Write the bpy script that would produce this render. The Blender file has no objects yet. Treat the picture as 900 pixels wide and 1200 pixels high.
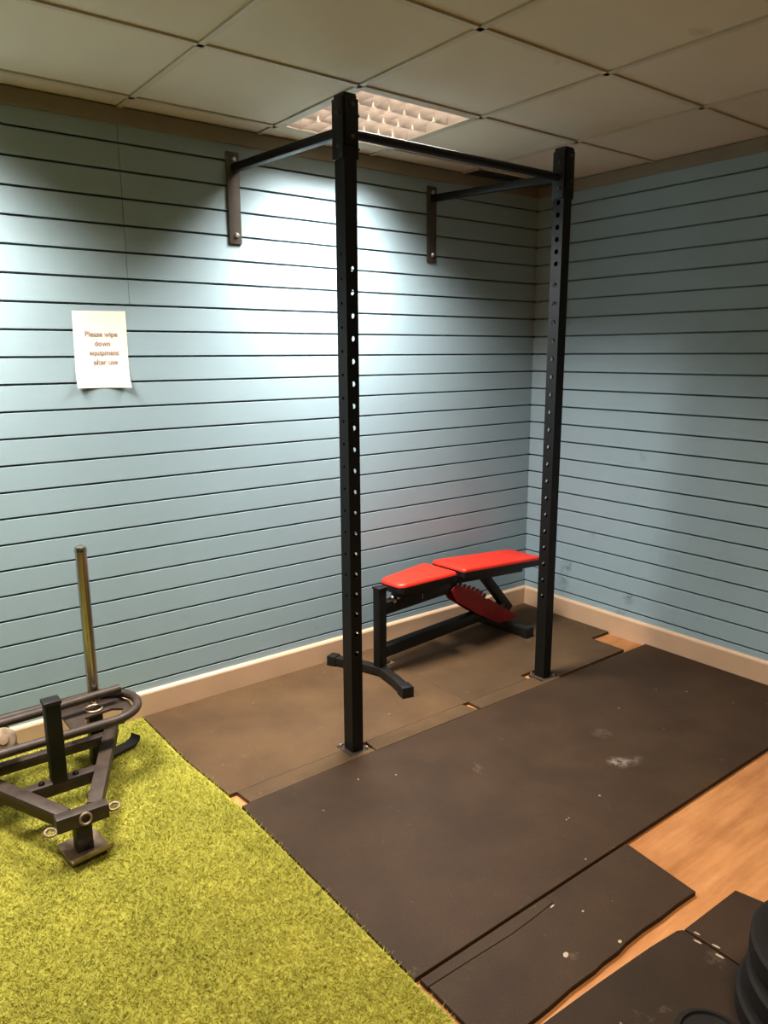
import bpy, bmesh, math, random
import numpy as np
from mathutils import Vector, Matrix
random.seed(7)
rng = np.random.default_rng(7)
scene = bpy.context.scene
C = scene.collection
PI = math.pi

# ------------------------------------------------------------------ materials
def s2l(c):
    return tuple(((v / 12.92) if v <= 0.04045 else ((v + 0.055) / 1.055) ** 2.4) for v in [x / 255 for x in c]) + (1.0,)

class NT:
    def __init__(self, name):
        self.m = bpy.data.materials.new(name); self.m.use_nodes = True
        self.t = self.m.node_tree; self.n = self.t.nodes; self.l = self.t.links
        self.b = self.n['Principled BSDF']
    def node(self, typ, **kw):
        nd = self.n.new(typ)
        for k, v in kw.items():
            if k in nd.inputs: nd.inputs[k].default_value = v
            else: setattr(nd, k, v)
        return nd
    def link(self, a, b): self.l.new(a, b)
    def coord(self, scale=(1, 1, 1)):
        tc = self.node('ShaderNodeTexCoord'); mp = self.node('ShaderNodeMapping')
        mp.inputs['Scale'].default_value = scale
        self.link(tc.outputs['Object'], mp.inputs['Vector']); return mp.outputs['Vector']
    def noise(self, vec, scale, detail=4, rough=0.55):
        nd = self.node('ShaderNodeTexNoise'); nd.inputs['Scale'].default_value = scale
        nd.inputs['Detail'].default_value = detail; nd.inputs['Roughness'].default_value = rough
        self.link(vec, nd.inputs['Vector']); return nd.outputs['Fac']
    def ramp(self, fac, stops):
        r = self.node('ShaderNodeValToRGB'); e = r.color_ramp.elements
        while len(e) < len(stops): e.new(0.5)
        for i, (p, c) in enumerate(stops):
            e[i].position = p; e[i].color = c
        self.link(fac, r.inputs['Fac']); return r.outputs['Color']
    def mix(self, fac, a, b, mode='MIX'):
        mx = self.node('ShaderNodeMix'); mx.data_type = 'RGBA'; mx.blend_type = mode
        for s, v in ((mx.inputs['Factor'], fac), (mx.inputs[6], a), (mx.inputs[7], b)):
            if hasattr(v, 'is_output') or isinstance(v, bpy.types.NodeSocket): self.link(v, s)
            else: s.default_value = v
        return mx.outputs[2]
    def blob(self, col, p, rad, k, dark, nscale):
        '''soft irregular patch at object-space point p'''
        tc = self.node('ShaderNodeTexCoord'); mp = self.node('ShaderNodeMapping'); mp.vector_type = 'POINT'
        mp.inputs['Scale'].default_value = tuple(1 / q for q in rad); mp.inputs['Location'].default_value = tuple(-a / q for a, q in zip(p, rad))
        self.link(tc.outputs['Object'], mp.inputs['Vector'])
        ln = self.node('ShaderNodeVectorMath'); ln.operation = 'LENGTH'; self.link(mp.outputs[0], ln.inputs[0])
        f0 = self.ramp(ln.outputs['Value'], [(0.1, (k, k, k, 1)), (1.0, (0, 0, 0, 1))])
        nz = self.ramp(self.noise(self.coord(), nscale, 5, .65), [(0.40, (0, 0, 0, 1)), (0.62, (1, 1, 1, 1))])
        return self.mix(self.mix(1.0, f0, nz, 'MULTIPLY'), col, dark)
    def bump(self, fac, strength, dist=0.01):
        b = self.node('ShaderNodeBump'); b.inputs['Strength'].default_value = strength
        b.inputs['Distance'].default_value = dist
        self.link(fac, b.inputs['Height']); self.link(b.outputs['Normal'], self.b.inputs['Normal'])

def simple(name, rgb, rough=0.5, metal=0.0, var=0.12, scale=30, bump=0.0, spec=0.5):
    t = NT(name); v = t.coord(); f = t.noise(v, scale)
    c = s2l(rgb); lo = tuple(x * (1 - var) for x in c[:3]) + (1,); hi = tuple(min(1, x * (1 + var)) for x in c[:3]) + (1,)
    t.link(t.ramp(f, [(0.3, lo), (0.7, hi)]), t.b.inputs['Base Color'])
    t.b.inputs['Roughness'].default_value = rough; t.b.inputs['Metallic'].default_value = metal
    t.b.inputs['Specular IOR Level'].default_value = spec
    if bump: t.bump(f, bump, 0.002)
    return t.m

def wall_paint(name, rgb, marks=()):
    t = NT(name); v = t.coord()
    c = s2l(rgb)
    big = t.noise(v, 1.3, 3); fine = t.noise(v, 60, 3)
    col = t.ramp(big, [(0.3, tuple(x * .94 for x in c[:3]) + (1,)), (0.7, tuple(x * 1.04 for x in c[:3]) + (1,))])
    # scuffs close to the floor
    tc = t.node('ShaderNodeTexCoord'); sx = t.node('ShaderNodeSeparateXYZ'); t.link(tc.outputs['Object'], sx.inputs[0])
    mr = t.node('ShaderNodeMapRange'); mr.inputs['From Min'].default_value = 0.75; mr.inputs['From Max'].default_value = 0.15
    t.link(sx.outputs['Z'], mr.inputs['Value'])
    sc = t.ramp(t.noise(t.coord((1, 1, 1.6)), 5.5, 6, 0.7), [(0.63, (0, 0, 0, 1)), (0.76, (1, 1, 1, 1))])
    m = t.node('ShaderNodeMath'); m.operation = 'MULTIPLY'; t.link(sc, m.inputs[0]); t.link(mr.outputs[0], m.inputs[1])
    m2 = t.node('ShaderNodeMath'); m2.operation = 'MULTIPLY'; t.link(m.outputs[0], m2.inputs[0]); m2.inputs[1].default_value = .5
    col = t.mix(m2.outputs[0], col, tuple(x * .3 for x in c[:3]) + (1,))
    for (p, rx, rz, k) in marks:
        col = t.blob(col, p, (.05, rx, rz), k, tuple(x * .22 for x in c[:3]) + (1,), 34)
    t.link(col, t.b.inputs['Base Color']); t.b.inputs['Roughness'].default_value = .55
    t.b.inputs['Specular IOR Level'].default_value = .25
    t.bump(fine, .05, .001); return t.m

def rubber(name, rgb, seed, scuffs=()):
    t = NT(name); v = t.coord(); c = s2l(rgb)
    o = t.node('ShaderNodeVectorMath'); o.operation = 'ADD'; o.inputs[1].default_value = (seed * 3.1, seed * 1.7, 0)
    t.link(v, o.inputs[0]); v = o.outputs[0]
    big = t.noise(v, 3.2, 5, .6); grain = t.noise(v, 260, 2)
    col = t.ramp(big, [(0.3, tuple(x * .8 for x in c[:3]) + (1,)), (0.72, tuple(x * 1.3 for x in c[:3]) + (1,))])
    dust = t.ramp(t.noise(v, 7.5, 8, .72), [(0.64, (0, 0, 0, 1)), (0.80, (.35, .35, .35, 1))])
    col = t.mix(dust, col, s2l((150, 138, 120)))
    gr = t.ramp(grain, [(0.35, (.8, .8, .8, 1)), (0.65, (1.15, 1.15, 1.15, 1))])
    col = t.mix(1.0, col, gr, 'MULTIPLY')
    fleck = t.ramp(t.noise(v, 42, 1, .4), [(0.815, (0, 0, 0, 1)), (0.83, (.6, .6, .6, 1))])
    col = t.mix(fleck, col, s2l((190, 175, 150)))
    for (p, rx, ry, k) in scuffs: col = t.blob(col, p, (rx, ry, .1), k, s2l((150, 140, 128)), 30)
    t.link(col, t.b.inputs['Base Color']); t.b.inputs['Roughness'].default_value = .62
    t.b.inputs['Specular IOR Level'].default_value = .28
    t.bump(grain, .25, .001); return t.m

def wood(name):
    t = NT(name); v = t.coord((1.0, 7.0, 1)); g = t.noise(v, 2.4, 8, .62)
    col = t.ramp(g, [(0.3, s2l((160, 110, 64))), (0.55, s2l((188, 136, 88))), (0.75, s2l((204, 156, 108)))])
    st = t.ramp(t.noise(t.coord(), 3.0, 4), [(0.35, (.72, .66, .6, 1)), (0.6, (1, 1, 1, 1))])
    col = t.mix(.8, col, st, 'MULTIPLY')
    t.link(col, t.b.inputs['Base Color']); t.b.inputs['Roughness'].default_value = .42
    t.bump(g, .08, .002); return t.m

def grass(name, a, b, isl=True):
    t = NT(name)
    if isl:
        g = t.node('ShaderNodeNewGeometry'); f = g.outputs['Random Per Island']
    else: f = t.noise(t.coord(), 90, 3)
    col = t.ramp(f, [(0.0, s2l(a)), (1.0, s2l(b))])
    patch = t.ramp(t.noise(t.coord(), 4.0, 5, .65), [(0.3, (.78, .8, .74, 1)), (0.65, (1.06, 1.05, 1.05, 1))])
    col = t.mix(1.0, col, patch, 'MULTIPLY')
    t.link(col, t.b.inputs['Base Color']); t.b.inputs['Roughness'].default_value = .6
    t.b.inputs['Specular IOR Level'].default_value = .2
    return t.m

def tile_mat(name):
    t = NT(name); v = t.coord(); c = s2l((214, 207, 190))
    f = t.noise(v, 110, 4, .7); big = t.noise(v, 1.1, 4)
    col = t.ramp(big, [(0.3, tuple(x * .9 for x in c[:3]) + (1,)), (0.7, c)])
    st = t.ramp(t.noise(v, 1.9, 5, .6), [(0.66, (1, 1, 1, 1)), (0.8, (.55, .5, .45, 1))])
    col = t.mix(1.0, col, st, 'MULTIPLY')
    t.link(col, t.b.inputs['Base Color']); t.b.inputs['Roughness'].default_value = .9
    t.b.inputs['Specular IOR Level'].default_value = .1
    t.bump(f, .2, .002); return t.m

def emit(name, rgb, s):
    t = NT(name); t.b.inputs['Base Color'].default_value = rgb + (1,)
    t.b.inputs['Emission Color'].default_value = rgb + (1,); t.b.inputs['Emission Strength'].default_value = s
    return t.m

MARKS = [(-.757, .235, .045, .05, .9), (-.72, .135, .05, .03, .8), (-.30, .25, .05, .14, .55), (-.34, .33, .03, .05, .8), (-.50, .55, .03, .05, .35), (-.79, 1.03, .03, .05, .3)]  # wall scuffs; the tallest patch is a painted shadow beside the right upright
M = dict(
    wall=wall_paint('duck_egg_paint', (158, 179, 187)),
    wallr=wall_paint('duck_egg_paint_scuff_shadow', (158, 179, 187), [((0, y, z), a, b, k) for y, z, a, b, k in MARKS]),
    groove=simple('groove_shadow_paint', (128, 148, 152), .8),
    plain=simple('plain_wall_paint', (64, 60, 54), .8),
    trim=simple('cream_gloss', (208, 178, 148), .38, var=.05, scale=6),
    coving=simple('coving_paint', (150, 143, 126), .8, var=.06, scale=6),
    tile=tile_mat('ceiling_tile'),
    grid=simple('ceiling_grid_paint', (196, 188, 170), .6, var=.06, scale=4),
    void=simple('void_dark', (14, 13, 12), .95),
    wood=wood('plywood_floor'),
    black=simple('black_powder_coat', (11, 11, 11), .48, var=.2, scale=40, bump=.05),
    steelblack=simple('worn_black_steel', (62, 50, 42), .5, var=.3, scale=25, bump=.08),
    darktube=simple('dark_painted_tube', (28, 25, 23), .45, var=.25, scale=30),
    plategrey=simple('grey_bracket_steel', (92, 86, 80), .42, .35, var=.12, scale=20),
    bolt=simple('zinc_bolt', (205, 200, 190), .32, .85, var=.05),
    chrome=simple('brushed_chrome', (182, 175, 160), .2, .95, var=.08, scale=12),
    worn=simple('worn_steel', (150, 132, 112), .45, .6, var=.3, scale=30),
    red=simple('red_vinyl', (216, 52, 34), .42, var=.05, scale=200, bump=.03),
    vblack=simple('black_vinyl', (24, 22, 22), .5, var=.15, scale=60),
    darkred=simple('red_painted_steel', (150, 24, 26), .45, var=.2, scale=25),
    paper=simple('white_paper', (252, 243, 232), .8, var=.02, scale=8),
    ink=simple('faded_ink', (172, 156, 148), .8, var=.1, scale=60),
    turfbase=grass('turf_backing', (150, 148, 60), (172, 166, 78), False),
    blade=grass('turf_blades', (172, 170, 72), (190, 184, 96)),
    iron=simple('black_bumper_rubber', (17, 12, 9), .8, var=.2, scale=30, bump=.06),
    housing=simple('white_light_housing', (196, 188, 168), .5, var=.03),
    alu=simple('louvre_aluminium', (216, 206, 198), .35, .6, var=.05),
    fleck=simple('pale_paint_fleck', (176, 156, 138), .7),
    glint=simple('white_louvre_glint', (255, 250, 240), .4, var=.01),
    tube=emit('lamp_tube', (1.0, .92, .85), 12.0),
)
for k in range(1, 8): M['rub%d' % k] = rubber('rubber_mat_%d' % k, [(88, 68, 46), (84, 66, 46), (62, 46, 31), (61, 46, 31), (51, 38, 26), (60, 45, 32), (88, 69, 47)][k - 1], k, [((.0, -.24, 0), .05, .05, .9), ((.05, -.265, 0), .07, .04, .5), ((.14, -.06, 0), .05, .05, .3)] if k == 3 else ())

# ------------------------------------------------------------------ mesh helpers
def BM(): return bmesh.new()
def box(bm, c, s, rot=None, bev=0.0):
    r = bmesh.ops.create_cube(bm, size=1.0)
    vs = r['verts']
    m = Matrix.Translation(Vector(c)) @ (rot.to_4x4() if rot is not None else Matrix.Identity(4)) @ Matrix.Diagonal((s[0], s[1], s[2], 1))
    bmesh.ops.transform(bm, matrix=m, verts=vs)
    if bev:
        es = list({e for v in vs for e in v.link_edges})
        bmesh.ops.bevel(bm, geom=es, offset=bev, segments=2, profile=.5, affect='EDGES')
def frame(d, up=(0, 0, 1)):
    d = Vector(d).normalized(); up = Vector(up)
    if abs(d.dot(up)) > .99: up = Vector((0, 1, 0))
    s = up.cross(d).normalized(); u = d.cross(s)
    return Matrix((d, s, u)).transposed()          # columns: along, side, up
def bar(bm, a, b, w, h, bev=.003, up=(0, 0, 1)):
    a, b = Vector(a), Vector(b)
    box(bm, (a + b) / 2, ((b - a).length, w, h), frame(b - a, up), bev)
def cyl(bm, a, b, r, seg=20, r2=None, caps=True):
    a, b = Vector(a), Vector(b)
    q = frame(b - a)
    m = Matrix.Translation((a + b) / 2) @ q.to_4x4() @ Matrix.Rotation(PI / 2, 4, 'Y')
    bmesh.ops.create_cone(bm, cap_ends=caps, segments=seg, radius1=r, radius2=r if r2 is None else r2, depth=(b - a).length, matrix=m)
def tube_path(bm, pts, r, seg=14, closed=False, caps=True):
    pts = [Vector(p) for p in pts]; n = len(pts); rings = []
    for i, p in enumerate(pts):
        a = pts[(i - 1) % n] if closed or i > 0 else p
        b = pts[(i + 1) % n] if closed or i < n - 1 else p
        f = frame(b - a)
        rings.append([bm.verts.new(p + f.col[1] * math.cos(2 * PI * k / seg) * r + f.col[2] * math.sin(2 * PI * k / seg) * r) for k in range(seg)])
    for i in range(n if closed else n - 1):
        A, B = rings[i], rings[(i + 1) % n]
        for k in range(seg):
            bm.faces.new((A[k], A[(k + 1) % seg], B[(k + 1) % seg], B[k]))
    if caps and not closed:
        bm.faces.new(rings[0][::-1]); bm.faces.new(rings[-1])
def lathe(bm, prof, seg=40, m=Matrix.Identity(4)):
    """prof: list of (r, z) revolved about z"""
    rings = []
    for r, z in prof:
        if r < 1e-6: rings.append([bm.verts.new(m @ Vector((0, 0, z)))])
        else: rings.append([bm.verts.new(m @ Vector((r * math.cos(2 * PI * k / seg), r * math.sin(2 * PI * k / seg), z))) for k in range(seg)])
    for A, B in zip(rings, rings[1:]):
        for k in range(seg):
            q = [A[k % len(A)], A[(k + 1) % len(A)], B[(k + 1) % len(B)], B[k % len(B)]]
            u = []
            for v in q:
                if v not in u: u.append(v)
            if len(u) > 2: bm.faces.new(u)
def torus(bm, R, r, m, seg=24):
    pts = [m @ Vector((R * math.cos(2 * PI * k / seg), R * math.sin(2 * PI * k / seg), 0)) for k in range(seg)]
    tube_path(bm, pts, r, 10, closed=True)
def prism(bm, poly, z0, z1, m=Matrix.Identity(4), bev=0.0):
    lo = [bm.verts.new(m @ Vector((x, y, z0))) for x, y in poly]
    hi = [bm.verts.new(m @ Vector((x, y, z1))) for x, y in poly]
    n = len(poly); fs = [bm.faces.new(lo[::-1]), bm.faces.new(hi)]
    for i in range(n): fs.append(bm.faces.new((lo[i], lo[(i + 1) % n], hi[(i + 1) % n], hi[i])))
    bmesh.ops.recalc_face_normals(bm, faces=fs)
    if bev:
        bmesh.ops.bevel(bm, geom=list(fs[1].edges), offset=bev, segments=2, profile=.5, affect='EDGES')
    return fs
def smooth_by_angle(me, ang=35):
    me.polygons.foreach_set('use_smooth', [True] * len(me.polygons))
    try: me.set_sharp_from_angle(angle=math.radians(ang))
    except Exception: pass

def obj(name, bm, mats, parent=None, origin=None, smooth=True):
    """world-space bmesh -> one linked object. origin: where a top-level mesh's origin sits."""
    o_ = Vector(origin) if origin is not None else (Vector(parent['_o']) if parent is not None and '_o' in parent else Vector((0, 0, 0)))
    bmesh.ops.recalc_face_normals(bm, faces=bm.faces[:])
    bmesh.ops.translate(bm, verts=bm.verts[:], vec=-o_)
    me = bpy.data.meshes.new(name); bm.to_mesh(me); bm.free()
    for m in (mats if isinstance(mats, (list, tuple)) else [mats]): me.materials.append(m)
    if smooth: smooth_by_angle(me)
    o = bpy.data.objects.new(name, me); C.objects.link(o)
    if parent is None: o.location = o_
    else: o.parent = parent
    o['_o'] = tuple(o_)
    return o
def thing(name, label, cat, loc, group=None):
    o = bpy.data.objects.new(name, None); o.empty_display_size = .1; C.objects.link(o)
    o.location = loc; o['_o'] = tuple(loc); o['label'] = label; o['category'] = cat
    if group: o['group'] = group
    return o
def tag(o, label, cat, group=None):
    o['label'] = label; o['category'] = cat
    if group: o['group'] = group
    return o
def struct(name, bm, mats, smooth=False):
    o = obj(name, bm, mats, smooth=smooth); o['kind'] = 'structure'; return o
def copy_tree(o, parent=None):
    c = o.copy(); C.objects.link(c); c.parent = parent
    for ch in list(o.children): copy_tree(ch, c)
    return c

# ------------------------------------------------------------------ camera (solved from the slat grooves)
CAM = Vector((-3.4894, -3.0663, 1.5678))
yaw, pitch, roll = 0.656907, 0.208565, -0.0046025
f = Vector((math.sin(yaw) * math.cos(pitch), math.cos(yaw) * math.cos(pitch), -math.sin(pitch)))
r = Vector((math.cos(yaw), -math.sin(yaw), 0)); u = r.cross(f)
r2 = math.cos(roll) * r + math.sin(roll) * u; u2 = -math.sin(roll) * r + math.cos(roll) * u
cd = bpy.data.cameras.new('camera'); cam = bpy.data.objects.new('camera', cd); C.objects.link(cam)
m = Matrix((r2, u2, -f)).transposed().to_4x4(); m.translation = CAM; cam.matrix_world = m
cd.sensor_fit = 'VERTICAL'; cd.sensor_height = 36; cd.lens = 877.895 / 1200 * 36; cd.clip_start = .05
scene.camera = cam

# ------------------------------------------------------------------ room shell
X0, Y0, HC = -6.6, -6.4, 2.485      # far left, behind the camera, ceiling height
MT = .015                           # mat thickness
bm = BM(); box(bm, ((X0) / 2, (Y0) / 2, -.05), (-X0 + .4, -Y0 + .4, .1)); struct('floor', bm, M['wood'])

def slat_wall(name, along, L, seam=None):
    """panel with horizontal slots every 100 mm; along='x' back wall (y=0), 'y' right wall (x=0)"""
    bm = BM()
    P = (lambda t, d, z: Vector((t, d, z))) if along == 'x' else (lambda t, d, z: Vector((d, t, z)))
    G = [2.36 - .1 * i for i in range(24)]
    edges = [2.50] + [v for g in G for v in (g + .0040, g - .0040)] + [.0]
    def strip(t0, t1, za, zb):
        # front face, lips at both edges, T-shaped cavity behind
        prof = [(.014, za - .012), (.006, za - .012), (.006, za), (0.0008, za), (0, za - .0008), (0, zb + .0008), (.0008, zb), (.006, zb), (.006, zb + .012), (.014, zb + .012)]
        a = [bm.verts.new(P(t0, d, z)) for d, z in prof]; b = [bm.verts.new(P(t1, d, z)) for d, z in prof]
        for i in range(len(prof) - 1): bm.faces.new((a[i], a[i + 1], b[i + 1], b[i]))
        bm.faces.new(a); bm.faces.new(b[::-1])
    for i in range(0, len(edges) - 1, 2):
        za, zb = edges[i], edges[i + 1]
        if zb < .0: zb = 0
        if za - zb < .02: continue
        if seam is not None and zb > 1.72:
            strip(-L, seam - .0009, za, zb); strip(seam + .0009, 0, za, zb)
        else: strip(-L, 0, za, zb)
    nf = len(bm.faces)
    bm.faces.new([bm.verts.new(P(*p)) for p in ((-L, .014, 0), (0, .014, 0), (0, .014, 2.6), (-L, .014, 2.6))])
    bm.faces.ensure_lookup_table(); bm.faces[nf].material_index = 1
    # solid backing
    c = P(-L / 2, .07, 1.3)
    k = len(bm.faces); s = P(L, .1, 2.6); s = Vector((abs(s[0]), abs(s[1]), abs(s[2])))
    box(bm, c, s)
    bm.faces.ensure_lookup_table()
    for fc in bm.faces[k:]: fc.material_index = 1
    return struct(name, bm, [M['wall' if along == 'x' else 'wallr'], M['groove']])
slat_wall('wall_back', 'x', -X0, seam=-2.40)
slat_wall('wall_right', 'y', -Y0)
bm = BM(); box(bm, (X0 - .05, Y0 / 2, 1.3), (.1, -Y0, 2.6)); struct('wall_left', bm, M['plain'])
bm = BM(); box(bm, (X0 / 2, Y0 - .05, 1.3), (-X0, .1, 2.6)); struct('wall_front', bm, M['plain'])

def skirting(name, along, L, L0=0.0):
    bm = BM()
    P = (lambda t, d, z: Vector((t, d, z))) if along == 'x' else (lambda t, d, z: Vector((d, t, z)))
    prof = [(0, 0), (-.018, 0), (-.018, .112), (-.015, .119), (-.008, .125), (0, .125)]
    a = [bm.verts.new(P(-L, d, z)) for d, z in prof]; b = [bm.verts.new(P(-L0, d, z)) for d, z in prof]
    n = len(prof)
    for i in range(n): bm.faces.new((a[i], a[(i + 1) % n], b[(i + 1) % n], b[i]))
    bm.faces.new(a); bm.faces.new(b[::-1]); struct(name, bm, M['trim'])
skirting('baseboard_back', 'x', -X0); skirting('baseboard_right', 'y', -Y0, .018)

# suspended ceiling: 595 mm grid
gx = [-.605 - .595 * i for i in range(0, 11)]; gx = [0.0] + [g for g in gx if g > X0] + [X0]
gy = [-.145 - .595 * i for i in range(0, 12)]; gy = [0.0] + [g for g in gy if g > Y0] + [Y0]
LIGHTS = [(2, 1), (5, 1), (2, 5), (5, 5), (8, 3)]    # cell (x index, y index)
VOID = (0, 0)
bm = BM()
for i in range(len(gx) - 1):
    for j in range(len(gy) - 1):
        a, b, c, d = gx[i], gx[i + 1], gy[j], gy[j + 1]
        if (i, j) in LIGHTS or (i, j) == VOID: continue
        if min(a - b, c - d) < .02: continue
        box(bm, ((a + b) / 2, (c + d) / 2, HC + .012), (a - b - .001, c - d - .001, .016))
struct('ceiling', bm, M['tile'])
bm = BM()
for g in gx[1:-1]: box(bm, (g, Y0 / 2, HC + .0015), (.022, -Y0, .009))
for g in gy[1:-1]: box(bm, (X0 / 2, g, HC + .001), (-X0, .022, .008))
struct('trim_1', bm, M['grid'])
# dark void over the missing corner tile
bm = BM(); box(bm, (X0 / 2, Y0 / 2, HC + .40), (-X0 + .3, -Y0 + .3, .02)); struct('ceiling_2', bm, M['void'])
# coving strips
bm = BM(); box(bm, (X0 / 2, -.006, HC - .0295), (-X0, .012, .059), bev=.002); struct('trim_2', bm, M['coving'])
bm = BM(); box(bm, (-.006, Y0 / 2 - .006, HC - .0295), (.012, -Y0, .059), bev=.002); struct('trim_3', bm, M['coving'])

# ------------------------------------------------------------------ ceiling light with louvre
def make_light(i, j):
    a, b, c, d = gx[i], gx[i + 1], gy[j], gy[j + 1]
    cx, cy, w, h = (a + b) / 2, (c + d) / 2, a - b - .024, c - d - .024
    t = thing('ceiling_light', 'recessed square louvred ceiling light, lit, above the pull-up rig', 'ceiling light', (cx, cy, HC))
    bm = BM(); tk = .004; H = .085
    box(bm, (cx, cy, HC + H), (w, h, tk))
    for s in (-1, 1):
        box(bm, (cx + s * (w / 2 - tk / 2), cy, HC + H / 2), (tk, h, H)); box(bm, (cx, cy + s * (h / 2 - tk / 2), HC + H / 2), (w, tk, H))
        box(bm, (cx + s * (w / 2 - .009), cy, HC - .001), (.018, h, .004)); box(bm, (cx, cy + s * (h / 2 - .009), HC - .001), (w - .036, .018, .004))
    obj('housing', bm, M['housing'], t)
    wi, hi = w - .036, h - .036
    bm = BM()
    # side reflectors running along x (wedge section), curved cross blades along y
    nr, nc = 4, 7
    for k in range(nr + 1):
        y = cy - hi / 2 + hi * k / nr
        wd = .016
        prism(bm, [(-wd, .046), (0, .0), (wd, .046)], cx - wi / 2, cx + wi / 2, Matrix(((0, 0, 1, 0), (1, 0, 0, y), (0, 1, 0, HC + .001), (0, 0, 0, 1))))
    for k in range(nc + 1):
        x = cx - wi / 2 + wi * k / nc
        prism(bm, [(-.007, .040), (0, .0), (.007, .040)], cy - hi / 2, cy + hi / 2, Matrix(((1, 0, 0, x), (0, 0, 1, 0), (0, 1, 0, HC + .001), (0, 0, 0, 1))))
    k0 = len(bm.faces)
    for a_ in range(1, nc):
        for b_ in range(1, nr): box(bm, (cx - wi / 2 + wi * a_ / nc, cy - hi / 2 + hi * b_ / nr, HC + .024), (.012, .012, .05))  # added white posts standing in for glints on the polished blade edges
    bm.faces.ensure_lookup_table()
    for fc in bm.faces[k0:]: fc.material_index = 1
    obj('louvre', bm, [M['alu'], M['glint']], t, smooth=False)
    for k in range(nr):
        y = cy - hi / 2 + hi * (k + .5) / nr
        bm = BM(); cyl(bm, (cx - wi / 2, y, HC + .062), (cx + wi / 2, y, HC + .062), .013, 14); obj('tube', bm, M['tube'], t)
    return t, cx, cy
light0, lx0, ly0 = make_light(*LIGHTS[0])
LP = [(lx0, ly0)]
notes = ['recessed square louvred ceiling light left of the frame, near the blue slat wall', 'recessed square louvred ceiling light behind the viewer, over the turf edge',
         'recessed square louvred ceiling light behind the viewer, over the turf', 'recessed square louvred ceiling light at the far left of the room']
for (i, j), lab in zip(LIGHTS[1:], notes):
    cx, cy = (gx[i] + gx[i + 1]) / 2, (gy[j] + gy[j + 1]) / 2
    c = copy_tree(light0); c.location = (cx, cy, HC); c['label'] = lab; LP.append((cx, cy))
for o in C.objects:
    if o.name.startswith('ceiling_light'): o['group'] = 'recessed louvred ceiling lights'
ENERGY = [(54, (1.0, .955, .92), 122), (50, (1.0, .94, .88), 122), (15, (1.0, .79, .56), 128), (21, (1.0, .80, .52), 130), (5, (1.0, .85, .6), 130)]
for (x, y), (e, col, sp) in zip(LP, ENERGY):
    ld = bpy.data.lights.new('louvre_lamp', 'AREA'); ld.shape = 'SQUARE'; ld.size = .52; ld.energy = e; ld.color = col; ld.spread = math.radians(sp)
    lo = bpy.data.objects.new('louvre_lamp', ld); C.objects.link(lo); lo.location = (x, y, HC - .006)

# ------------------------------------------------------------------ floor coverings
def mat(label, poly, mi, z0=0.0, z1=MT):
    bm = BM(); prism(bm, poly, z0, z1, bev=.002)
    cx = sum(p[0] for p in poly) / len(poly); cy = sum(p[1] for p in poly) / len(poly)
    o = obj('rubber_mat', bm, M['rub%d' % mi], origin=(cx, cy, z0), smooth=False)
    return tag(o, label, 'floor mat', 'black rubber floor mats')
G = .0025
mat('large dark rubber floor mat spanning the middle of the floor in front of the rig', [(-2.446, -1.832), (-.60, -1.832), (-.02, -1.815), (-.02, -.893), (-.75, -.886), (-1.88, -.8785), (-2.446, -.888)], 3)
mat('brownish rubber mat along the back skirting between turf and red bench', [(-2.450, -.7975), (-1.955, -.7975), (-1.955, -.756), (-1.852, -.756), (-1.852, -.7975), (-1.259, -.7975), (-1.259, -.020), (-2.479, -.020), (-2.476, -.47)], 1)
mat('notched rubber mat in the corner under the red bench', [(-1.2585, -.7975), (-.858, -.7975), (-.858, -.750), (-.715, -.750), (-.715, -.872), (-.18, -.868), (-.18, -.655), (-.022, -.655), (-.022, -.020), (-1.2585, -.020)], 2)
# strip of mat in which the uprights stand (with cut-outs)
def cut(x0, x1): return [(x0, -.872), (x0, -.798)]
mat('narrow rubber mat strip beside the left upright, next to the turf', [(-2.412, -.8865), (-1.850, -.8772), (-1.850, -.854), (-1.955, -.854), (-1.955, -.798), (-2.420, -.798)], 7)
mat('narrow rubber mat strip between the left upright and the wood slit', [(-1.846, -.8770), (-1.278, -.8805), (-1.300, -.798), (-1.838, -.798)], 7)
mat('short rubber mat strip between the wood slit and the right upright', [(-1.259, -.8805), (-.719, -.8850), (-.719, -.862), (-.832, -.862), (-.832, -.798), (-1.259, -.798)], 2)
# front strip, torn along its length
random.seed(3)
jag = [(-1.592, -2.099), (-1.68, -2.094), (-1.762, -2.094), (-1.84, -2.089), (-1.923, -2.090), (-1.96, -2.095), (-2.025, -2.093), (-2.06, -2.096), (-2.154, -2.093), (-2.236, -2.097), (-2.30, -2.097)]
mat('torn dark rubber mat strip in front of the large mat, beside bare wood', [(-1.560, -1.841)] + [(-1.56 - (.38) * k / 4, -1.841) for k in range(1, 4)] + [(-1.955, -1.841), (-1.957, -1.8715), (-2.05, -1.8778), (-2.14, -1.8812), (-2.25, -1.8773), (-2.434, -1.873), (-2.436, -2.097)] + jag[::-1], 4)
mat('thin rubber offcut lying along the torn edge by the turf', [(-2.436, -1.841), (-1.9553, -1.841), (-1.9573, -1.8705), (-2.05, -1.8765), (-2.14, -1.880), (-2.25, -1.876), (-2.436, -1.8715)], 4)
mat('dark rubber mat at the bottom edge, left of the seam with pale flecks', [(-2.44, -2.116), (-2.265, -2.118), (-2.082, -2.126), (-1.886, -2.138), (-1.774, -2.150), (-1.757, -2.16), (-1.757, -3.05), (-2.44, -3.05)], 5)
mat('small dark rubber mat in the lower right corner, right of the flecked seam', [(-1.751, -2.160), (-1.494, -2.168), (-1.478, -2.24), (-1.46, -3.05), (-1.751, -3.05)], 6)

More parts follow.
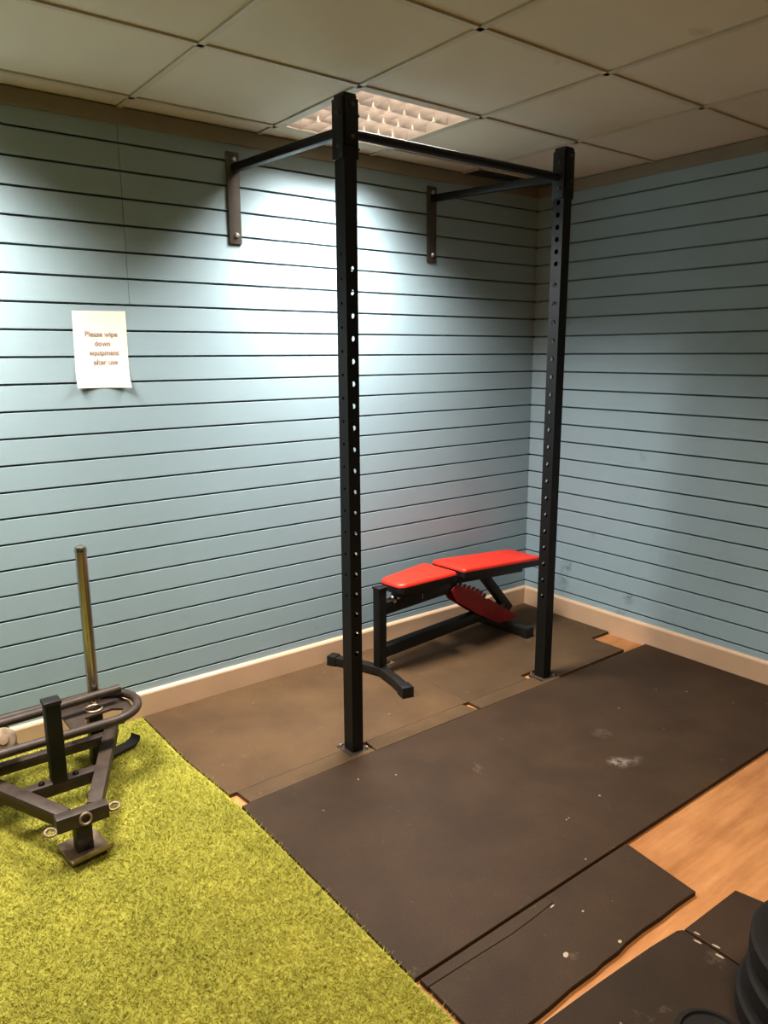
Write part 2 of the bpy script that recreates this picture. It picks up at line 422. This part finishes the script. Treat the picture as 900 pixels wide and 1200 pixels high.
# pale paint flecks on the mats
def flecks(label, poly_list):
    host = [o for o in C.objects if o.get('label') == label][0]
    for (x, y, a, l, w_) in poly_list:
        bm = BM(); q = Matrix.Translation((x, y, 0)) @ Matrix.Rotation(a, 4, 'Z')
        prism(bm, [(-l, -w_ * .4), (-l * .3, -w_), (l * .8, -w_ * .8), (l, w_ * .2), (l * .2, w_), (-l * .8, w_ * .7)], MT, MT + .0012, q)
        obj('paint_fleck', bm, M['fleck'], host)
flecks('dark rubber mat at the bottom edge, left of the seam with pale flecks', [(-1.768, -2.207, -1.4, .011, .0034), (-1.7685, -2.270, -1.45, .012, .0036)])
flecks('small dark rubber mat in the lower right corner, right of the flecked seam', [(-1.742, -2.190, -1.4, .009, .0032), (-1.744, -2.246, -1.4, .011, .0034)])
flecks('torn dark rubber mat strip in front of the large mat, beside bare wood', [(-2.083, -2.018, .5, .010, .007), (-1.932, -2.078, .4, .006, .005), (-1.972, -1.880, .1, .009, .0025), (-1.919, -1.946, .2, .004, .003)])

# artificial turf
edge = [(-2.482, -.02), (-2.481, -.181), (-2.478, -.471), (-2.464, -.64), (-2.453, -.80), (-2.4495, -.893), (-2.4485, -1.192), (-2.4485, -1.412), (-2.4480, -1.662), (-2.4480, -1.809), (-2.4480, -1.95), (-2.447, -3.4)]
TX = -5.2
bm = BM(); prism(bm, [(TX, -.02)] + [(TX, -3.4)] + edge[::-1], 0, .008)
turf = obj('artificial_turf', bm, M['turfbase'], smooth=False)
tag(turf, 'bright yellow-green artificial turf runner along the left side of the floor', 'artificial turf')
N = 230000
xs = rng.uniform(-4.0, -2.43, N * 2); ys = rng.uniform(-3.1, -.022, N * 2)
ey = np.array([p[1] for p in edge][::-1]); ex = np.array([p[0] for p in edge][::-1])
keep = xs < np.interp(ys, ey, ex) - .004 + rng.normal(0, .003, N * 2)
# only what lies in front of the camera
dx, dy = xs - CAM.x, ys - CAM.y
keep &= (dx * f.x + dy * f.y) > .55
xs, ys = xs[keep][:N], ys[keep][:N]; n = len(xs)
h = rng.uniform(.008, .015, n); a = rng.uniform(0, 2 * PI, n); la = rng.uniform(0, 2 * PI, n); ln = rng.uniform(.008, .022, n); w = rng.uniform(.0012, .0022, n)
V = np.zeros((n, 3, 3)); V[:, 0] = np.c_[xs - np.cos(a) * w, ys - np.sin(a) * w, np.full(n, .006)]
V[:, 1] = np.c_[xs + np.cos(a) * w, ys + np.sin(a) * w, np.full(n, .006)]; V[:, 2] = np.c_[xs + np.cos(la) * ln, ys + np.sin(la) * ln, .008 + h]
me = bpy.data.meshes.new('grass_pile'); me.vertices.add(n * 3); me.vertices.foreach_set('co', V.ravel())
me.loops.add(n * 3); me.loops.foreach_set('vertex_index', np.arange(n * 3, dtype=np.int32)); me.polygons.add(n)
me.polygons.foreach_set('loop_start', np.arange(0, n * 3, 3, dtype=np.int32)); me.polygons.foreach_set('loop_total', np.full(n, 3, dtype=np.int32))
me.update(calc_edges=True); me.materials.append(M['blade'])
o = bpy.data.objects.new('grass_pile', me); C.objects.link(o); o.parent = turf; o['kind'] = 'stuff'

# ------------------------------------------------------------------ wall-mounted pull-up rig
def perforated_tube(bm, cx, cy, wx, wy, z0, z1, front, rear, left, right, r=.0125, t=.003, ns=18):
    """hollow upright; holes_y on the -y/+y faces, holes_x on the -x/+x faces"""
    def face(org, uu, nn, w, hs):
        holes, r = hs
        uu, nn = Vector(uu), Vector(nn); org = Vector(org)
        for depth in (0, t):
            P = lambda a, z: bm.verts.new(org + uu * a - nn * depth + Vector((0, 0, z)))
            z = z0; hw = w / 2 - (depth)
            for hz_ in list(holes) + [None]:
                top = (hz_ - r - .004) if hz_ is not None else z1
                bm.faces.new((P(-hw, z), P(hw, z), P(hw, top), P(-hw, top)))
                if hz_ is None: break
                zt = hz_ + r + .004
                for s in (-1, 1):
                    arc = [P(s * r * math.sin(PI * k / ns), hz_ - r * math.cos(PI * k / ns)) for k in range(ns + 1)]
                    bm.faces.new([P(0, top)] + arc + [P(0, zt), P(s * hw, zt), P(s * hw, top)])
                z = zt
        for hz_ in holes:
            ring = []
            for k in range(2 * ns):
                a = PI * k / ns
                p = org + uu * r * math.sin(a) + Vector((0, 0, hz_ - r * math.cos(a)))
                ring.append((bm.verts.new(p), bm.verts.new(p - nn * t)))
            for k in range(2 * ns):
                A, B = ring[k], ring[(k + 1) % (2 * ns)]; bm.faces.new((A[0], B[0], B[1], A[1]))
    face((cx, cy - wy / 2, 0), (1, 0, 0), (0, -1, 0), wx, front); face((cx, cy + wy / 2, 0), (1, 0, 0), (0, 1, 0), wx, rear)
    face((cx - wx / 2, cy, 0), (0, 1, 0), (-1, 0, 0), wy, left); face((cx + wx / 2, cy, 0), (0, 1, 0), (1, 0, 0), wy, right)

rig = thing('pull_up_rig', 'tall black wall-mounted pull-up rig with two perforated uprights on the mats', 'pull-up rig', (-1.345, -.805, 0))
HY = [.4255 + .0796 * k for k in range(19)]
HX = HY[:] 
def bolt(bm, p, n, r=.011, h=.009):
    p, n = Vector(p), Vector(n)
    q = frame(n); m = Matrix.Translation(p) @ q.to_4x4() @ Matrix.Rotation(PI / 2, 4, 'Y')
    lathe(bm, [(0, h), (r * .55, h * .92), (r * .9, h * .5), (r, 0), (r * 1.35, -.0001), (r * 1.35, -.002)][::-1], 18, m)
UX = [(-1.9045, -.805), (-.7700, -.812)]
WX, WY, ZT = .051, .058, 2.418
for k, (ux, uy) in enumerate(UX):
    bm = BM()
    no = ([], .01)
    if k: perforated_tube(bm, ux, uy, WX, WY, .012, ZT - .002, no, (HY, .0118), (HY + [1.948 + .0503 * q for q in range(6)], .0105), no)
    else: perforated_tube(bm, ux, uy, WX, WY, .012, ZT - .002, (HY, .0098), no, ([.66 + .0832 * q for q in range(16)], .0055), (HY, .0118))
    box(bm, (ux, uy, ZT), (WX, WY, .004))
    up = obj('upright', bm, M['black'], rig, smooth=False)
    bm = BM(); box(bm, (ux, uy, .006), (.094, .094, .012), bev=.001); obj('base_plate', bm, M['steelblack'], up)
    for sx, sy in ((-1, 1), (1, 1), (1, -1)):
        bm = BM(); bolt(bm, (ux + sx * .037, uy + sy * .039, .012), (0, 0, 1), .0065, .014); obj('bolt', bm, M['bolt'], up)
    # bolted clamp plates around the head
    for nrm in ((-1, 0), (1, 0), (0, -1)):
        bm = BM()
        zz = (2.31, .19) if nrm[0] else (2.335, .155)
        if nrm[0]: box(bm, (ux + nrm[0] * (WX / 2 + .004), uy, zz[0]), (.008, WY + .004, zz[1]), bev=.001)
        else: box(bm, (ux, uy - WY / 2 - .003, zz[0]), (WX - .004, .006, zz[1]), bev=.001)
        obj('clamp_plate', bm, M['black'], up)
        for zb in ((2.36, 2.255) if nrm[0] else (2.385, 2.285)):
            bm = BM()
            if nrm[0]:
                bolt(bm, (ux + nrm[0] * (WX / 2 + .008), uy - .008, zb), (nrm[0], 0, 0), .0075)
                if nrm[0] > 0: cyl(bm, (ux + WX / 2 + .008, uy - .008, zb), (ux + WX / 2 + .026, uy - .008, zb), .005, 12)
            else: bolt(bm, (ux + .006, uy - WY / 2 - .006, zb), (0, -1, 0), .0075)
            obj('bolt', bm, M['plategrey'], up)
# crossbar between the uprights
bm = BM(); tube_path(bm, [(UX[0][0] + WX / 2, -.805, 2.302), (UX[1][0] - WX / 2, -.808, 2.302)], .0165, 20); obj('pull_up_bar', bm, M['black'], rig)
# arms back to the wall
for k, (bx_, zb) in enumerate(((-1.925, 2.333), (-.813, 2.338))):
    ux, uy = UX[k]
    bm = BM(); bar(bm, (bx_ + .006, -.006, zb), (ux, uy + WY / 2, 2.308), .032, .032, .004); obj('wall_arm', bm, M['black'], rig)
    bm = BM(); box(bm, (bx_, -.0056, 2.212), (.058, .010, .366), bev=.002)
    pl = obj('wall_plate', bm, M['plategrey'], rig)
    for dz, dxx in ((2.366, .004), (2.064, .004)):
        bm = BM(); bolt(bm, (bx_ + dxx, -.010, dz), (0, -1, 0), .0115, .012); obj('bolt', bm, M['bolt'], pl)

# ------------------------------------------------------------------ adjustable bench
th = math.radians(4); BO = Vector((-1.392, -.31, MT)); 
BMx = Matrix.Translation((BO.x, BO.y, 0)) @ Matrix.Rotation(th, 4, 'Z')
def W(s, n_, z): return BMx @ Vector((s, n_, z))
bench = thing('weight_bench', 'adjustable weight bench with red padded top and black frame in the corner', 'weight bench', tuple(BO))
def rounded_poly(pts, rads, seg=7):
    out = []; n_ = len(pts)
    for i, p in enumerate(pts):
        p = Vector(p); a = (Vector(pts[i - 1]) - p).normalized(); b = (Vector(pts[(i + 1) % n_]) - p).normalized()
        ang = a.angle(b); d = rads[i] / math.tan(ang / 2)
        cen = p + (a + b).normalized() * rads[i] / math.sin(ang / 2)
        A, B = p + a * d - cen, p + b * d - cen
        t0 = math.atan2(A.y, A.x); dt = (math.atan2(B.y, B.x) - t0 + PI) % (2 * PI) - PI
        for k in range(seg + 1):
            t = t0 + dt * k / seg; out.append((cen.x + rads[i] * math.cos(t), cen.y + rads[i] * math.sin(t)))
    return out
def pad(name, outline, zt, th_, slope, s_ref):
    """padded cushion: domed red top, black sides and underside; zt = top height at s_ref"""
    bm = BM(); cen = Vector((sum(p[0] for p in outline) / len(outline), sum(p[1] for p in outline) / len(outline)))
    layers = [(.004, -th_), (.0, -th_ + .004), (0, -.018), (.002, -.010), (.007, -.004), (.016, -.001), (.045, .003)]
    rings = []
    for ins, dz in layers:
        ring = []
        for p in outline:
            d = cen - Vector(p); q = Vector(p) + d.normalized() * min(ins, d.length * .9)
            ring.append(bm.verts.new(W(q.x, q.y, zt + dz + slope * (q.x - s_ref))))
        rings.append(ring)
    n_ = len(outline)
    for li, (A, B) in enumerate(zip(rings, rings[1:])):
        for k in range(n_):
            fc = bm.faces.new((A[k], A[(k + 1) % n_], B[(k + 1) % n_], B[k])); fc.material_index = 0 if li >= 2 else 1
    bm.faces.new(rings[-1]).material_index = 0; bm.faces.new(rings[0][::-1]).material_index = 1
    return obj(name, bm, [M['red'], M['vblack']], bench)
seat = pad('seat', rounded_poly([(.062, -.080), (.428, -.122), (.428, .122), (.062, .080)], [.045, .022, .022, .045]), .478, .052, 0.02, .1)
back = pad('backrest', rounded_poly([(.472, -.122), (1.135, -.118), (1.135, .118), (.472, .122)], [.02, .03, .03, .02]), .486, .052, -.083, .472)
bm = BM(); box(bm, W(.0, 0, .26), (.048, .048, .40), Matrix.Rotation(th, 3, 'Z'), .004); post = obj('front_post', bm, M['black'], bench)
bm = BM(); box(bm, W(.0, 0, .461), (.056, .056, .012), Matrix.Rotation(th, 3, 'Z'), .003); obj('post_cap', bm, M['vblack'], post)
# front V foot with end caps
bm = BM()
pts = [(-.10, .262), (-.035, .095), (-.004, -.02), (-.035, -.155), (-.075, -.272)]
def mitre(bm, pts, w, z0, z1):
    n_ = len(pts); L, R = [], []
    for i, p in enumerate(pts):
        a = Vector(pts[max(0, i - 1)]); b = Vector(pts[min(n_ - 1, i + 1)]); d = (b - a).normalized(); nn = Vector((-d.y, d.x))
        L.append(Vector(p) + nn * w / 2); R.append(Vector(p) - nn * w / 2)
    poly = [tuple(p) for p in L] + [tuple(p) for p in R[::-1]]
    prism(bm, poly, z0, z1, BMx, bev=.003)
mitre(bm, pts, .045, MT + .006, .060); foot = obj('front_foot', bm, M['darktube'], bench)
for a, b in (((-.104, .272), (-.088, .230)), ((-.079, -.284), (-.060, -.228))):
    bm = BM(); mitre(bm, [a, b], .056, MT, .066); obj('foot_cap', bm, M['vblack'], foot)
bm = BM(); prism(bm, [(.02, -.03), (.075, -.03), (.075, .03), (.02, .03)], .060, .066, BMx); obj('weld_plate', bm, M['worn'], foot)
for n_ in (-.018, .018):
    bm = BM(); bolt(bm, W(.055, n_, .066), (0, 0, 1), .008); obj('bolt', bm, M['bolt'], foot)
# lower tube, upper seat tube
bm = BM(); bar(bm, W(.018, 0, .132), W(.93, 0, .150), .048, .058); obj('base_tube', bm, M['black'], bench)
bm = BM(); bar(bm, W(.018, 0, .355), W(.52, 0, .368), .048, .062); fr = obj('seat_tube', bm, M['black'], bench)
bm = BM(); bar(bm, W(.10, 0, .400), W(.42, 0, .408), .06, .05); obj('seat_support', bm, M['vblack'], fr)
for s_, z_ in ((.058, .405), (.075, .382), (.10, .395)):
    bm = BM(); bolt(bm, W(s_, -.026, z_), (BMx.to_3x3() @ Vector((0, -1, 0))), .008); obj('bolt', bm, M['bolt'], fr)
for s_ in (.265,):
    bm = BM(); bar(bm, W(s_, -.0255, .352), W(s_, -.0255, .378), .004, .006, .001); obj('pin', bm, M['bolt'], fr)
# adjusting bracket: pair of toothed red arc plates, strut from the backrest
def arc_plate(nn):
    bm = BM()
    top = [(.470, .350), (.500, .372)]
    teeth = []
    P0 = [Vector((.525, .372)), Vector((.62, .352)), Vector((.70, .312)), Vector((.765, .255))]
    def bez(t): return P0[0] * (1 - t) ** 3 + P0[1] * 3 * t * (1 - t) ** 2 + P0[2] * 3 * t * t * (1 - t) + P0[3] * t ** 3
    NTe = 7
    for k in range(NTe):
        a, b, c_ = bez(k / NTe), bez((k + .55) / NTe), bez((k + .8) / NTe)
        d = (bez(min(1, (k + .6) / NTe)) - a).normalized(); nr = Vector((-d.y, d.x))
        teeth += [tuple(a), tuple(b + nr * .004), tuple(b - nr * .020), tuple(c_ - nr * .020)]
    poly = top + teeth + [(.775, .238), (1.02, .085), (.985, .066), (.86, .075), (.66, .185), (.51, .285)]
    m_ = BMx @ Matrix(((1, 0, 0, 0), (0, 0, 1, nn), (0, 1, 0, 0), (0, 0, 0, 1)))
    prism(bm, poly, -.0025, .0025, m_)
    return bm
for nn in (-.032, .032): obj('ratchet_plate', arc_plate(nn), M['darkred'], bench, smooth=False)
bm = BM(); bar(bm, W(.735, 0, .395), W(.985, 0, .125), .042, .05); obj('support_strut', bm, M['black'], bench)
bm = BM(); bar(bm, W(.47, 0, .405), W(1.08, 0, .356), .05, .05); obj('backrest_tube', bm, M['vblack'], back)
bm = BM(); bar(bm, W(.935, 0, .065), W(.935, 0, .150), .05, .05); obj('rear_post', bm, M['black'], bench)
bm = BM(); mitre(bm, [(.935, -.19), (.935, .19)], .05, MT + .005, .066); rf = obj('rear_foot', bm, M['darktube'], bench)
for a in (-1, 1):
    bm = BM(); mitre(bm, [(.935, a * .20), (.935, a * .165)], .06, MT, .072); obj('foot_cap', bm, M['vblack'], rf)

# ------------------------------------------------------------------ push sled on the turf
TZ = .022
SX = -2.957
sled = thing('push_sled', 'dark steel push sled with chrome pole on the green turf by the wall', 'push sled', (SX, -.5, TZ))
ms = M['steelblack']
def mx(x): return 2 * SX - x
bm = BM(); box(bm, (SX, -.812, .147), (.158, .042, .048), Matrix.Rotation(math.radians(-2), 3, 'Z'), .003); nose = obj('nose_plate', bm, ms, sled)
for (p, e) in (((mx(-2.858), -.828, .140), (.22, .1, 0)), ((SX + .004, -.838, .150), (1.25, 0, 0)), ((-2.860, -.822, .148), (.15, -.1, 0))):
    bm = BM()
    from mathutils import Euler
    torus(bm, .0165, .0045, Matrix.Translation(p) @ Euler(e).to_matrix().to_4x4()); obj('eye_ring', bm, M['worn'], nose)
bm = BM(); bar(bm, (SX, -.800, TZ + .008), (SX, -.800, .124), .05, .05); obj('nose_post', bm, M['darktube'], sled)
def skid(c, ang, L=.13, w=.125):
    bm = BM(); R_ = Matrix.Translation(c) @ Matrix.Rotation(ang, 4, 'Z')
    prof = [(-L * .55, .004), (L * .30, .000), (L * .42, .003), (L * .52, .012), (L * .56, .024)]
    for sgn in (0,):
        top = [[bm.verts.new(R_ @ Vector((s_, y_, z_ + .008))) for y_ in (-w / 2, w / 2)] for s_, z_ in prof]
        bot = [[bm.verts.new(R_ @ Vector((s_, y_, z_))) for y_ in (-w / 2, w / 2)] for s_, z_ in prof]
        for A in (top, bot):
            for a_, b_ in zip(A, A[1:]): bm.faces.new((a_[0], a_[1], b_[1], b_[0]))
        for q in (0, 1):
            for k in range(len(prof) - 1): bm.faces.new((top[k][q], top[k + 1][q], bot[k + 1][q], bot[k][q]))
        for k in (0, -1): bm.faces.new((top[k][0], top[k][1], bot[k][1], bot[k][0]))
    return bm
sk = obj('skid', skid((SX + .002, -.805, TZ), -PI / 2 + .12), M['worn'], sled)
bm = BM(); bolt(bm, (SX + .012, -.845, TZ + .010), (0, 0, 1), .016, .006); obj('bolt', bm, M['worn'], sk)
obj('skid', skid((-2.650, -.255, TZ), .40, .13, .05), M['darktube'], sled); obj('skid', skid((mx(-2.650), -.255, TZ), PI - .40, .13, .05), M['darktube'], sled)
for s_ in (1, -1):
    fx = (lambda x: x) if s_ == 1 else mx
    bm = BM(); bar(bm, (fx(-2.912), -.792, .147), (fx(-2.690), -.285, .147), .046, .046); obj('side_tube', bm, ms, sled)
    bm = BM(); bar(bm, (fx(-2.757), -.300, TZ + .004), (fx(-2.757), -.300, .238), .05, .05); obj('pole_socket', bm, M['darktube'], sled)
    # horn plate with a trapezoid window
    bm = BM()
    po = [(-2.870, -.205), (-2.870, -.40), (-2.83, -.455), (-2.70, -.465), (-2.635, -.40), (-2.625, -.30), (-2.66, -.205)]
    hi_ = [(-2.805, -.350), (-2.815, -.415), (-2.700, -.425), (-2.665, -.360), (-2.70, -.335)]
    if s_ == -1:
        po = [(min(x, -2.78), y) for x, y in po]
    if s_ == -1: po = [(mx(x), y) for x, y in po][::-1]; hi_ = [(mx(x), y) for x, y in hi_][::-1]
    vs = []; es = []
    for ring in (po, hi_):
        vv = [bm.verts.new((x, y, .238)) for x, y in ring]
        for k in range(len(vv)): es.append(bm.edges.new((vv[k], vv[(k + 1) % len(vv)])))
    bmesh.ops.triangle_fill(bm, edges=es, use_beauty=True)
    ext = bmesh.ops.extrude_face_region(bm, geom=bm.faces[:])
    bmesh.ops.translate(bm, verts=[g for g in ext['geom'] if isinstance(g, bmesh.types.BMVert)], vec=(0, 0, .008))
    hp = obj('horn_plate', bm, ms, sled, smooth=False)
    bm = BM(); torus(bm, .030, .005, Matrix.Translation((fx(-2.757), -.300, .249))); obj('collar', bm, M['worn'], hp)
    bm = BM(); lathe(bm, [(.0, .247), (.021, .246), (.021, .850), (.0225, .852), (.0225, .863), (.019, .872), (.010, .877), (0, .878)], 24, Matrix.Translation((fx(-2.738), -.246, 0)))
    pole = obj('push_pole', bm, M['chrome'], sled)
bm = BM(); bar(bm, (mx(-2.81), -.585, .147), (-2.81, -.585, .147), .04, .044); obj('cross_brace', bm, ms, sled)
bm = BM(); bar(bm, (mx(-2.72), -.355, .147), (-2.72, -.355, .147), .036, .036); obj('rear_brace', bm, ms, sled)
bm = BM(); bar(bm, (SX - .008, -.585, .165), (SX - .008, -.585, .446), .048, .048); st = obj('pole_stub', bm, M['black'], sled)
bm = BM(); box(bm, (SX - .008, -.585, .452), (.056, .054, .014), bev=.003); obj('stub_cap', bm, M['darktube'], st)
for dx_ in (-.055, .055):
    bm = BM(); bolt(bm, (SX - .008 + dx_, -.585, .169), (0, 0, 1), .011, .012); obj('bolt', bm, M['darktube'], st)
# bent hoop rail and straight far rail
R_ = .135; xa, xb, yc, zl = -2.61 - .135, mx(-2.61) + .135, -.342, .264
pts = [(xb + (xa - xb) * k / 6, yc - R_, zl) for k in range(7)] + [(xa + R_ * math.sin(t), yc - R_ * math.cos(t), zl) for t in [PI * k / 14 for k in range(1, 14)]] + [(xa + (xb - xa) * k / 6, yc + R_, zl) for k in range(7)] + [(xb - R_ * math.sin(t), yc + R_ * math.cos(t), zl) for t in [PI * k / 14 for k in range(1, 14)]]
bm = BM(); tube_path(bm, pts, .0165, 16, closed=True); obj('hoop_rail', bm, ms, sled)
bm = BM(); tube_path(bm, [(mx(-2.652), -.330, .301), (-2.957, -.317, .301), (-2.652, -.293, .300)], .0160, 16); obj('rear_rail', bm, ms, sled)
bm = BM(); q_ = Matrix.Translation((-3.092, -.405, .275)) @ Matrix.Rotation(math.radians(58), 4, 'X'); cyl(bm, (-3.092, -.300, .245), (-3.092, -.398, .272), .018, 20); lathe(bm, [(0, -.012), (.042, -.012), (.045, -.006), (.045, .004), (.038, .011), (.02, .014), (.016, .020), (0, .021)], 28, q_); obj('weight_post', bm, M['worn'], sled)

# ------------------------------------------------------------------ paper notice
bm = BM()
TL, TR, BL, BR = Vector((-2.626, 1.733)), Vector((-2.420, 1.737)), Vector((-2.632, 1.441)), Vector((-2.423, 1.438))
nu, nv = 16, 20
grid = []
for j in range(nv + 1):
    row = []
    for i in range(nu + 1):
        a, b = i / nu, j / nv
        p = (TL * (1 - a) + TR * a) * (1 - b) + (BL * (1 - a) + BR * a) * b
        lift = .0015 + .020 * max(0, b - .72) / .28 * (max(0, b - .72) / .28) * (abs(2 * a - 1) ** 2.2)
        row.append(bm.verts.new((p.x, -lift, p.y)))
    grid.append(row)
for j in range(nv):
    for i in range(nu): bm.faces.new((grid[j][i], grid[j][i + 1], grid[j + 1][i + 1], grid[j + 1][i]))
note = obj('paper_notice', bm, M['paper'], origin=(-2.525, 0, 1.44))
tag(note, 'white paper notice with four printed lines stuck to the blue slat wall', 'notice')
def text_mesh(body, size, loc, parent):
    cu = bpy.data.curves.new('t', 'FONT'); cu.body = body; cu.size = size; cu.align_x = 'CENTER'; cu.align_y = 'CENTER'; cu.offset = .0006
    o = bpy.data.objects.new('t', cu); C.objects.link(o)
    dg = bpy.context.evaluated_depsgraph_get(); dg.update()
    me = bpy.data.meshes.new_from_object(o.evaluated_get(dg)); bpy.data.objects.remove(o)
    me.transform(Matrix.Translation(Vector(loc) - Vector(parent['_o'])) @ Matrix.Rotation(PI / 2, 4, 'X'))
    me.materials.clear(); me.materials.append(M['ink'])
    o = bpy.data.objects.new('printed_line', me); C.objects.link(o); o.parent = parent
for k, (txt, cxx) in enumerate((('Please wipe', -2.522), ('down', -2.520), ('equipment', -2.516), ('after use', -2.513))):
    text_mesh(txt, .027, (cxx, -.0026, 1.735 - .296 * (.300 + .1205 * k)), note)

# ------------------------------------------------------------------ weight plates at the lower right
def plate(name, label, c, R, T, group=None):
    bm = BM()
    prof = [(.026, 0), (R * .40, 0), (R * .44, .004), (R * .80, .004), (R * .84, 0), (R - .008, 0), (R, .006), (R, T - .006), (R - .008, T), (R * .84, T), (R * .80, T - .006), (R * .44, T - .006), (R * .40, T), (.026, T), (.026, 0)]
    lathe(bm, prof, 64, Matrix.Translation(c)); o = obj(name, bm, M['iron'], origin=c)
    t_ = tag(o, label, 'weight plate', group)
    bm = BM(); lathe(bm, [(.0255, .001), (.034, .001), (.034, T - .0004), (.0255, T - .0004), (.0255, .001)], 28, Matrix.Translation(c)); obj('hub_ring', bm, M['darktube'], o)
    return o
gp = 'black weight plates in the lower right corner'
PLX, PLY = -1.732, -2.558
plate('weight_plate', 'black rubber weight plate at the bottom of the stack, lower right corner', (PLX - .03, PLY, MT), .225, .055, gp)
plate('weight_plate', 'black rubber weight plate in the middle of the stack, lower right corner', (PLX - .01, PLY - .01, MT + .0552), .225, .055, gp)
plate('weight_plate', 'black rubber weight plate topmost of the stack, lower right corner', (PLX + .03, PLY + .005, MT + .1104), .225, .055, gp)
plate('weight_plate', 'small black weight plate lying flat on the mat at the bottom edge', (-2.035, -2.395, MT), .083, .028, gp)

# ------------------------------------------------------------------ world and view
w_ = bpy.data.worlds.new('world'); scene.world = w_; w_.use_nodes = True
w_.node_tree.nodes['Background'].inputs['Color'].default_value = (.9, .85, .75, 1); w_.node_tree.nodes['Background'].inputs['Strength'].default_value = .006
scene.view_settings.view_transform = 'Standard'; scene.view_settings.look = 'None'
scene.view_settings.exposure = 0.02; scene.view_settings.gamma = 0.88
for o in C.objects:
    if '_o' in o: del o['_o']
